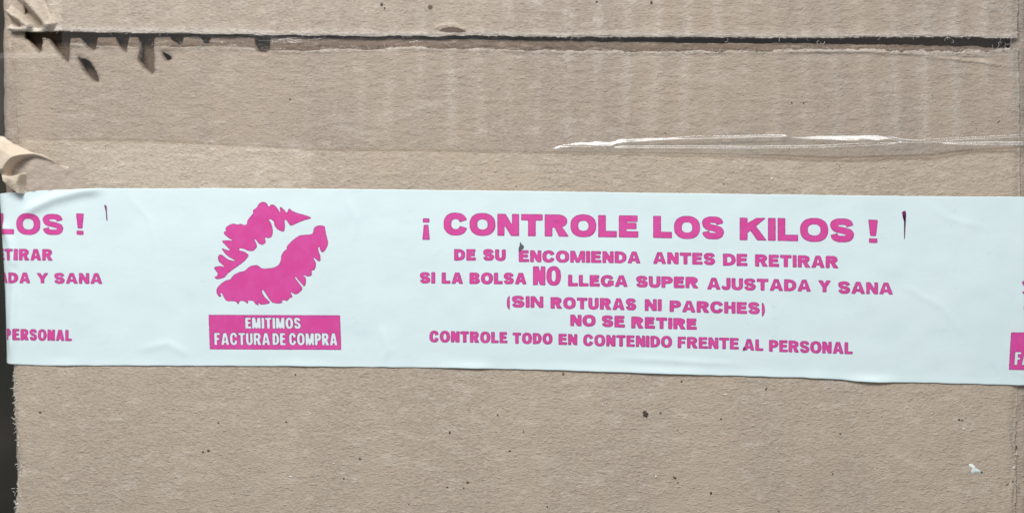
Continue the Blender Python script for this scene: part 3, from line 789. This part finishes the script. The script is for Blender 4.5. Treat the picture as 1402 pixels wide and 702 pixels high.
def notice(tf):
    h1, h2 = 15.0, 16.5
    e = word_ops('EMITIMOS', 75.5, h1, 3.7, 2.9, 1.2)
    f = [word_ops('FACTURA', 76, h2, 3.6, 2.9, 1.1), word_ops('DE', 18.0, h2, 3.6, 2.9, 1.1), word_ops('COMPRA', 66, h2, 3.6, 2.9, 1.1)]
    def sh_(ops, dx, dy): return [None if o is None else (o[0], o[1] + np.array([dx, dy])) for o in ops]
    ops = sh_(e, 49.5, 28.5) + sh_(f[0], 6.5, 6) + sh_(f[1], 86, 6) + sh_(f[2], 108.5, 6)
    xs, ys, txt = raster(ops, -3, 184, -3, 52)
    _, _, rc = raster([(1, rect(0, 179.5, 0, 47))], -3, 184, -3, 52)
    S = Sheet(); _seed[0] += 1
    S.add(*ink_sheet(xs, ys, rc & ~txt, tf, _seed[0], 0.5))
    S.build('printed_box')
emblem(lambda u, v: (u, v))
notice(lambda X, Y: (286.2 + X - 1.8 * 0 + (47 - Y) * 0.03, 477.6 - Y + X * 0.004))
A2 = lambda u, v: (1383.5 + (u - 285.5) * 1.075 - (v - 430.5) * .03 + 4.5, 454.5 + (v - 430.5) * 1.07 + (u - 285.5) * .016)
emblem(A2)
notice(lambda X, Y: (1382.6 + X * 1.075 + (Y - 23) * .06, 505.5 - Y * 1.085 + X * .016))

# stray ink ticks and smudges on the tape
def marks(name, polys, mat, fn, lift, parent, mats=None):
    sh = Sheet()
    for i, q in enumerate(polys):
        q = smooth_path(q, 3, True); c = q.mean(0)
        U = np.r_[c[0], q[:, 0]]; V = np.r_[c[1], q[:, 1]]; n = len(q)
        sh.add(U, V, [[0, 1 + (k + 1) % n, 1 + k] for k in range(n)], np.ones(n + 1))
    U = np.concatenate(sh.U); V = np.concatenate(sh.V)
    return link(name, fn(U, V, lift), sh.F, mat, parent=parent, attrs={'ink': np.ones(len(U))})
on_tape = lambda U, V, l: wrap(U, V, H_tape(U, V) + l)
marks('ink_tick', [[(1235.5, 290), (1240.5, 290), (1239.8, 310), (1239, 325.5), (1238, 325), (1238.4, 305), (1238, 299), (1236, 297), (1238, 295), (1235.5, 293)]], M_violet, on_tape, .5, tape)
marks('ink_tick', [[(143.5, 281), (146.5, 282), (147, 290), (147.5, 302), (146.2, 300), (145.5, 290)]], M_violet, on_tape, .5, tape)
marks('smudge', [[(712.5, 331), (714, 334), (717, 336.5), (716.5, 340), (713.5, 341.5), (711.5, 345), (710, 341), (711.5, 336)]], M_grey, on_tape, .8, tape)
marks('smudge', [[(1018.5, 474.5), (1020.5, 475), (1020, 478.5), (1017.5, 479.5), (1016.8, 477.5)]], M_violet, on_tape, .8, tape)

# ------------------------------------------------------------------ clear tape over the seam
cB = [(-400, 192), (0, 191), (60, 191), (200, 192), (340, 199), (420, 204), (600, 206), (740, 208.5), (800, 209), (900, 210), (1000, 212), (1080, 215), (1140, 217.5), (1200, 216), (1280, 213), (1330, 206.5), (1402, 202.5), (1700, 196)]
RA = [(745, 208), (775, 201.5), (900, 202.5), (1020, 203.2), (1100, 202.5), (1180, 199.5), (1240, 196), (1320, 191), (1402, 187.5), (1440, 186)]
RB1 = [(835, 196), (850, 195), (930, 191.5), (1040, 189), (1085, 188)]
RB2 = [(1212, 189), (1228, 194), (1250, 196.5), (1310, 199), (1402, 199.5), (1440, 199)]
RC = [(1108, 192), (1150, 190), (1200, 188.5)]
def H_film(u, v):
    h = H_soft(u, v) + 1.8 + 1.2 * (1 - ss(v, 80, 110))
    for p, w, a in CORNER: h = h + ridge(u, v, p, w, a, .05) * 1.0
    h = h + 1.2 * np.exp(-((v - 72) / 20) ** 2)
    lo = ss(u, 755, 800)
    wob = 1 + .35 * vn(u / 37, v * 0, 66)
    a_ = np.array(RA); va = pl(u, RA)
    step = (1.6 + 1.2 * ss(u, 1040, 1130) - .9 * ss(u, 1290, 1350)) * lo
    h = h + step * ss(v - va, -2.6, 1.6) * wob + ridge(u, v, RA, 2.2, 1.0, .03) * wob
    h = h + (ridge(u, v, RB1, 3.0, 2.2, .08) + ridge(u, v, RB2, 3.0, 2.2, .05)) * (1 + .5 * vn(u / 50, v * 0, 67))
    for v0p, wp in (([(760, 201), (790, 195), (850, 193.8), (930, 191.5)], [(762, 0), (788, 6.2), (832, 6.0), (850, 2.4), (925, 0)]),
                    ([(1070, 188.5), (1120, 186), (1200, 184.5), (1240, 193)], [(1070, 0), (1112, 5.0), (1150, 7.8), (1200, 8.2), (1214, 3), (1240, 0)])):
        w_ = pl(u, wp) + 1e-3; t_ = v - pl(u, v0p) - .8 * vn(u / 14, v * 0, 93)
        h = h + .40 * np.clip(t_, 0, w_) * (1 - ss(t_ - w_, 0, 2.6)) * (w_ > .01) * (1 - .12 * np.clip(t_ / w_, 0, 1)) * (1 + .07 * vn(u / 14, v / 4, 94))
    db = pl(u, cB) - v
    lift = 0.2
    h = h + lift * np.exp(-(np.maximum(db - 2, 0) / 8) ** 2) * (1 + .0 * u)
    h = h + .25 * vn(u / 40, v / 9, 68)
    return h
def clear_tape():
    us = np.concatenate([np.arange(-260, -10, 12), np.arange(-10, 80, 2), np.arange(80, 1440, 3), np.arange(1440, 1700, 12)])
    top = -92.0
    ts = np.r_[np.linspace(0, 0.5, 60)[:-1], np.linspace(.5, .9, 34)[:-1], np.linspace(.90, .9965, 40), 1]
    T, Ug = np.meshgrid(ts, us, indexing='ij')
    bot = pl(Ug, cB) + .3 * vn(Ug / 12, Ug * 0, 69)
    Vg = top + (bot - top) * T
    P = wrap(Ug, Vg, H_film(Ug, Vg)).reshape(-1, 3)
    m = len(us); F = []
    mi = []
    for j in range(len(ts) - 1):
        for i in range(m - 1):
            if us[i] < 84 and ts[j] < .58: continue
            a = j * m + i; F.append([a + m, a + m + 1, a + 1, a])
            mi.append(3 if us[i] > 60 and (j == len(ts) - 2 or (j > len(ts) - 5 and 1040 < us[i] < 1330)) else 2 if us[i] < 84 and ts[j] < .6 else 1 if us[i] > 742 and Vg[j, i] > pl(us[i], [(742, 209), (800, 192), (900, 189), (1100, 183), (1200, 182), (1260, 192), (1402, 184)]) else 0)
    o = part('clear_tape', P, F, M_film, parent=box, label='glossy clear tape over the seam, wrinkled along its lower edge')
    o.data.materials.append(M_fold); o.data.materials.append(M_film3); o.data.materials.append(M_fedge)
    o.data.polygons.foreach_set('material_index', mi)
    return o
clear_tape()

# ------------------------------------------------------------------ torn liner curling up at the left edge
def curl():
    out = smooth_path([(-8, 186), (4, 187.5), (11, 189), (20, 196), (35, 203.5), (50, 210), (62, 212.5), (70, 217), (80, 224), (93, 229), (110, 228.6), (140, 231), (141, 262),
                       (100, 262), (60, 262.5), (40, 262.5), (32.5, 265.5), (22, 258), (13, 248), (7, 232), (3, 216), (-2, 203), (-9, 200)], 3, True)
    PU, PV = np.meshgrid(np.arange(-12, 145, 0.8), np.arange(182, 270, 0.8))
    dd, _, _ = seg_dist(PU, PV, np.vstack([out, out[:1]]))
    F = np.where(in_poly(PU, PV, out), dd, -dd) + .5 * vn(PU / 3, PV / 3, 88) + .4 * vn(PU / 1.5, PV / 1.5, 87)
    U, V, faces = field_mesh(PU, PV, F)
    arc = smooth_path([(-12, 180), (62, 206), (95, 229), (84, 227), (73, 222.5), (62, 217.5), (50, 214.5), (38, 216), (28, 221.5), (20.5, 230), (17, 238.5), (20, 241), (29, 239), (37.5, 237.5), (36.5, 245), (34, 254), (33.5, 268), (20, 272), (-14, 250)], 4, True)
    ad, _, _ = seg_dist(U, V, np.vstack([arc, arc[:1]])); ad = np.where(in_poly(U, V, arc), ad, -ad)
    vt = pl(U, [(-8, 186), (4, 187.5), (11, 189), (20, 196), (35, 203.5), (50, 210), (62, 212.5), (70, 217), (80, 224), (93, 229), (140, 231)])
    band = 6 + 15 * ss(V - vt, 0, 17) ; band = band * (1 - ss(U, 55, 93)) + 1.4
    tongue = 16 - 6 * ss(V, 246, 266) + 2.5 * np.exp(-((U - (25 + (V - 250) * .25)) / 6) ** 2)
    band = band * (1 - ss(V, 232, 243)) + tongue * ss(V, 232, 243) - 3.5 * np.exp(-((V - 238 + (U - 20) * .1) / 3.5) ** 2)
    floor_ = 1.1 + 1.2 * np.exp(-((U - 45) / 25) ** 2 - ((V - 232) / 10) ** 2)
    floor_ = floor_ - 1.9 * ss(U, 98, 136)
    h = floor_ + (band - floor_) * ss(ad, -.6, 3.2) + 0.25 * vn(U / 9, V / 6, 89) + .5 * vn(U / 16 + V / 9, V / 40, 90)
    h = h + H_soft(U, V)
    wear = np.exp(-(np.abs((V - pl(U, [(0, 188), (20, 196), (50, 210), (75, 221), (92, 229), (145, 231)]))) / 1.6) ** 2) * .9
    P, faces = add_skirt(at(U, V, h), faces, 0.6)
    tint = 1 - ss(ad, -.8, .6)
    o = part('torn_liner', P, faces, M_curlmix, parent=box, attrs={'wear': np.r_[wear, wear], 'outer': np.r_[tint, tint]}, label='cream paper torn loose and curled up at the left edge')
def mat_curlmix():
    m = M_curl.copy(); m.name = 'torn_liner_both'; nt = m.node_tree
    b = nt.nodes['Principled BSDF']; src = b.inputs['Base Color'].links[0].from_socket
    n = noise_at(nt, 330, 1150, 4, .6, 0, .03, .4)
    k = mixc(nt, ramp(nt, n, .3, .72), (0.335, 0.278, 0.230), (0.455, 0.385, 0.325))
    nt.links.new(mixc(nt, attr(nt, 'outer'), src, k), b.inputs['Base Color'])
    return m
M_curlmix = mat_curlmix()
curl()

# ------------------------------------------------------------------ flecks in the board
rnd = random.Random(5)
def fleck(u, v, w, hgt, ang=0):
    w *= .76; hgt *= .76
    n = 7; out = []
    for k in range(n):
        t = 2 * math.pi * k / n; r = rnd.uniform(.65, 1.15)
        x, y = math.cos(t) * w / 2 * r, math.sin(t) * hgt / 2 * r
        out.append((u + x * math.cos(ang) - y * math.sin(ang), v + x * math.sin(ang) + y * math.cos(ang)))
    return out
def flecks(name, polys, mat, lift=.55, thick=.5):
    Ps = []; Fs = []; n0 = 0
    for q in polys:
        q = np.array(q); c = q.mean(0); U = np.r_[c[0], q[:, 0]]; V = np.r_[c[1], q[:, 1]]
        base = H_board(U, V) + end_drop(U, V)
        top = at(U, V, base + lift + np.r_[thick, np.zeros(len(q))]); bot = at(U, V, base - 1)
        n = len(q); Ps += [top, bot]
        Fs += [[n0, n0 + 1 + (k + 1) % n, n0 + 1 + k] for k in range(n)]
        Fs += [[n0 + 1 + k, n0 + 1 + (k + 1) % n, n0 + n + 2 + (k + 1) % n, n0 + n + 2 + k] for k in range(n)]
        n0 += 2 * (n + 1)
    o = link(name, np.vstack(Ps), Fs, mat, parent=lower_flap)
    o['kind'] = 'stuff'
    return o
D = [(933, 522, 4, 3), (987, 573, 4, 3), (973.5, 674, 5, 6), (1066, 699, 3, 3), (928, 588.5, 3, 2), (615.5, 592, 5, 4), (681, 568, 3, 3), (470.7, 654.5, 4, 3), (698, 617, 4, 2.5), (635, 667.5, 3.5, 2.5), (749, 693, 3, 4),
     (299, 578, 4, 3.5), (278, 618, 4, 3.5), (321, 675, 2.5, 2), (1150, 593, 4, 3), (1313, 574, 5, 3), (1317, 575, 4, 2), (1378, 664, 14, 1.6, -.55), (1387, 659, 6, 2.4, -.5), (1393, 612, 3, 5), (1084, 141, 3, 4), (1100, 141, 3, 4), (1367, 167, 6, 2, -.9), (911, 182, 3, 2), (560, 690, 3, 2), (1140, 648, 3, 2),
     (612, 666.5, 4, 3), (1332, 645, 3, 3), (397, 136, 3, 3), (716.7, 590.5, 1.2, 6), (1344, 646, 3, 4), (707, 255, 3, 2), (991, 252, 3, 2)]
B = [(771, 511.6, 5, 5), (904.5, 565, 5, 4), (923.5, 653, 8, 5, .5), (928, 660, 4, 3), (493, 627.7, 6, 4), (286, 616, 6, 5), (55, 564, 6, 4), (392, 577, 4, 3), (404, 513, 3, 4), (1049, 532, 3, 8, .4), (640, 660, 6, 5)]
W_ = [(993, 540, 12, 2.6), (867.5, 658, 3, 3), (846, 644, 6, 1.6, -.3), (825, 554, 2, 3), (898, 652, 4, 5), (512, 560, 5, 3), (457, 634, 5, 2), (1276, 566, 4, 2), (1319.5, 587, 5, 4, -.8), (681.5, 565, 3, 3), (1057, 245, 5, 4), (962, 213, 4, 3), (398, 652, 9, 3, .3), (21, 525, 5, 3), (24, 610, 6, 4, .6), (22, 690, 7, 5), (28, 679, 5, 3), (1393, 622, 5, 3), (1389, 640, 4, 7)]
for i in range(40): D.append((rnd.uniform(40, 1380), rnd.choice([rnd.uniform(506, 700), rnd.uniform(80, 255)]), rnd.uniform(.9, 2.2), rnd.uniform(.7, 1.5), rnd.uniform(-.4, .4)))
for i in range(200): W_.append((rnd.uniform(40, 1380), rnd.choice([rnd.uniform(506, 700), rnd.uniform(80, 255)]), rnd.uniform(1.2, 4), rnd.uniform(.5, 1.1), rnd.uniform(-.3, .3)))
onb = lambda s: (s[1] > 190 and s[1] < 258) or s[1] > pl(s[0], tB) + 3 or s[1] < 188
flecks('dark_flecks', [fleck(*s) for s in D if onb(s)], M_dark)
flecks('brown_flecks', [fleck(*s) for s in B], M_brown)
flecks('pale_flecks', [fleck(*s) for s in W_ if onb(s)], M_pale)
def upper_marks():
    Ps = []; Fs = []; n0 = 0
    for s in [(523, 7, 6, 7, .5), (527, 12, 3, 4), (892, 4, 5, 8), (817, 3, 5, 3)]:
        q = np.array(fleck(*s)); c = q.mean(0); U = np.r_[c[0], q[:, 0]]; V = np.r_[c[1], q[:, 1]]
        Ps.append(at(U, V, H_board(U, V, True) + 2.8)); n = len(q)
        Fs += [[n0, n0 + 1 + (k + 1) % n, n0 + 1 + k] for k in range(n)]; n0 += n + 1
    o = link('dark_flecks', np.vstack(Ps), Fs, M_dark, parent=upper_flap); o['kind'] = 'stuff'
    q = np.array(fleck(589, 10, 9, 8)); c = q.mean(0); U = np.r_[c[0], q[:, 0]]; V = np.r_[c[1], q[:, 1]]; n = len(q)
    q2_ = np.array([(601, 43), (606, 39.5), (616, 38), (628, 39), (639, 43.5), (630, 45), (612, 45)]); c2_ = q2_.mean(0); U2 = np.r_[c2_[0], q2_[:, 0]]; V2 = np.r_[c2_[1], q2_[:, 1]]
    link('brown_stain', at(U2, V2, H_board(U2, V2, True) + 2.9), [[0, 1 + (k + 1) % 7, 1 + k] for k in range(7)], M_brown, parent=upper_flap)
    link('brown_stain', at(U, V, H_board(U, V, True) + 2.7), [[0, 1 + (k + 1) % n, 1 + k] for k in range(n)], M_brown, parent=upper_flap)
upper_marks()

# a dark crumb and a white paper scrap lying on the lower flap
def crumb(name, q, mat, hgt, label, cat):
    q = smooth_path(q, 3, True); n = len(q); c = q.mean(0)
    r1 = c + (q - c) * .72; r2 = c + (q - c) * .35
    U = np.r_[q[:, 0], r1[:, 0], r2[:, 0], c[0]]; V = np.r_[q[:, 1], r1[:, 1], r2[:, 1], c[1]]
    base = H_board(U, V) + end_drop(U, V)
    hh = np.r_[np.full(n, .2), np.full(n, hgt * .75), np.full(n, hgt), hgt * 1.05] + .25 * hgt * vn(U / 2, V / 2, 44)
    P = at(U, V, base + hh)
    F = []
    for L in range(2):
        for k in range(n): F.append([L * n + k, (L + 1) * n + k, (L + 1) * n + (k + 1) % n, L * n + (k + 1) % n])
    for k in range(n): F.append([2 * n + k, 3 * n, 2 * n + (k + 1) % n])
    o0 = at(c[0], c[1], 0)
    o = link(name, P - o0, F, mat); o.location = o0
    o['label'] = label; o['category'] = cat
crumb('paper_scrap', [(1326.5, 635), (1331, 634.5), (1335, 638.5), (1335.5, 640), (1342.5, 644), (1342, 646.5), (1336, 647), (1331, 648), (1329.5, 643), (1330.5, 640.5), (1327.5, 638)], M_white, 1.6, 'small white scrap of paper lying on the box near its lower right edge', 'paper scrap')
crumb('dirt_crumb', [(879.5, 564), (883, 561.5), (886, 564), (888, 566), (886.5, 568.5), (886, 571.5), (883, 569.5), (880, 569), (881, 566.5)], M_dark, 1.8, 'dark crumb of dirt on the bare cardboard below the printed tape', 'dirt')

# ------------------------------------------------------------------ loose paper fibres along the seam and worn edges
def hairs():
    Ps = []; Fs = []; n0 = 0
    def tube(pts, r):
        nonlocal n0
        pts = np.array(pts); t = np.gradient(pts, axis=0); t /= np.linalg.norm(t, axis=1)[:, None] + 1e-12
        a = np.cross(t, [0, 0, 1.0]); a /= np.linalg.norm(a, axis=1)[:, None] + 1e-12; b = np.cross(t, a)
        m = len(pts)
        for k in range(3):
            th = 2 * math.pi * k / 3
            Ps.append(pts + (a * math.cos(th) + b * math.sin(th)) * (r * K) * np.linspace(1, .5, m)[:, None])
        for i in range(m - 1):
            for k in range(3):
                k2 = (k + 1) % 3
                Fs.append([n0 + k * m + i, n0 + k * m + i + 1, n0 + k2 * m + i + 1, n0 + k2 * m + i])
        n0 += 3 * m
    def hair(u, v, h, L, ang, curlv, r):
        pts = []; x, y, z = u, v, h; n = 9
        for i in range(n):
            pts.append(at(x, y, z)); x += math.cos(ang) * L / n; y += math.sin(ang) * L / n
            ang += curlv / n + rnd.uniform(-.25, .25); z += rnd.uniform(-.3, .5)
        tube(pts, r)
    for i in range(330):
        u = 1390 * (rnd.random() ** .6); 
        if u < 60: continue
        if rnd.random() < .45:
            v = float(pl(u, vU)); hair(u, v - 1, 2 + float(H_soft(np.array(u), np.array(v))), rnd.uniform(2.5, 8), rnd.uniform(-.3, 3.4), rnd.uniform(-4, 4), rnd.uniform(.16, .34))
        else:
            v = float(pl(u, vF)); hair(u, v + rnd.uniform(-2, 3), 1.5 + float(H_soft(np.array(u), np.array(v))), rnd.uniform(3, 11), rnd.uniform(-3.6, .4), rnd.uniform(-4, 4), rnd.uniform(.18, .38))
    for (u, v) in [(1120, 57), (1128, 58), (1296, 70), (1322, 93), (1324, 95), (1346, 97), (1300, 54), (1302, 56), (992, 58), (1370, 60), (1376, 62)]:
        hair(u, v, 4 + float(H_soft(np.array(u), np.array(v))), rnd.uniform(8, 13), rnd.uniform(0, 6), rnd.choice([-1, 1]) * rnd.uniform(2.5, 5), .27)
    for i in range(70):
        v = rnd.uniform(500, 705); u = float(uL(v)); hair(u + rnd.uniform(-2, 3), v, -1, rnd.uniform(2, 6), rnd.uniform(0, 6.3), rnd.uniform(-3, 3), rnd.uniform(.3, .7))
    for i in range(40):
        v = rnd.uniform(560, 705); u = float(uR(v)); hair(u + rnd.uniform(-3, 2), v, -1, rnd.uniform(2, 6), rnd.uniform(0, 6.3), rnd.uniform(-3, 3), rnd.uniform(.2, .5))
    for i in range(420):   # short fibres raised from the liner
        u = rnd.uniform(40, 1385); v = rnd.choice([rnd.uniform(-5, 42), rnd.uniform(80, 250), rnd.uniform(508, 702)])
        if 506 < v < pl(u, tB) + 4: continue
        if rnd.random() > (.35 + .65 * u / 1400): continue
        upf = v < 46
        hb = float(H_board(np.array(u), np.array(v), upf)) + (2 if upf else 0)
        hair(u, v, hb + .5, rnd.uniform(3, 9), rnd.uniform(-.6, .6), rnd.uniform(-3, 3), rnd.uniform(.14, .26))
    o = part('paper_fibres', np.vstack(Ps), Fs, M_fibre, parent=box); o['kind'] = 'stuff'
hairs()
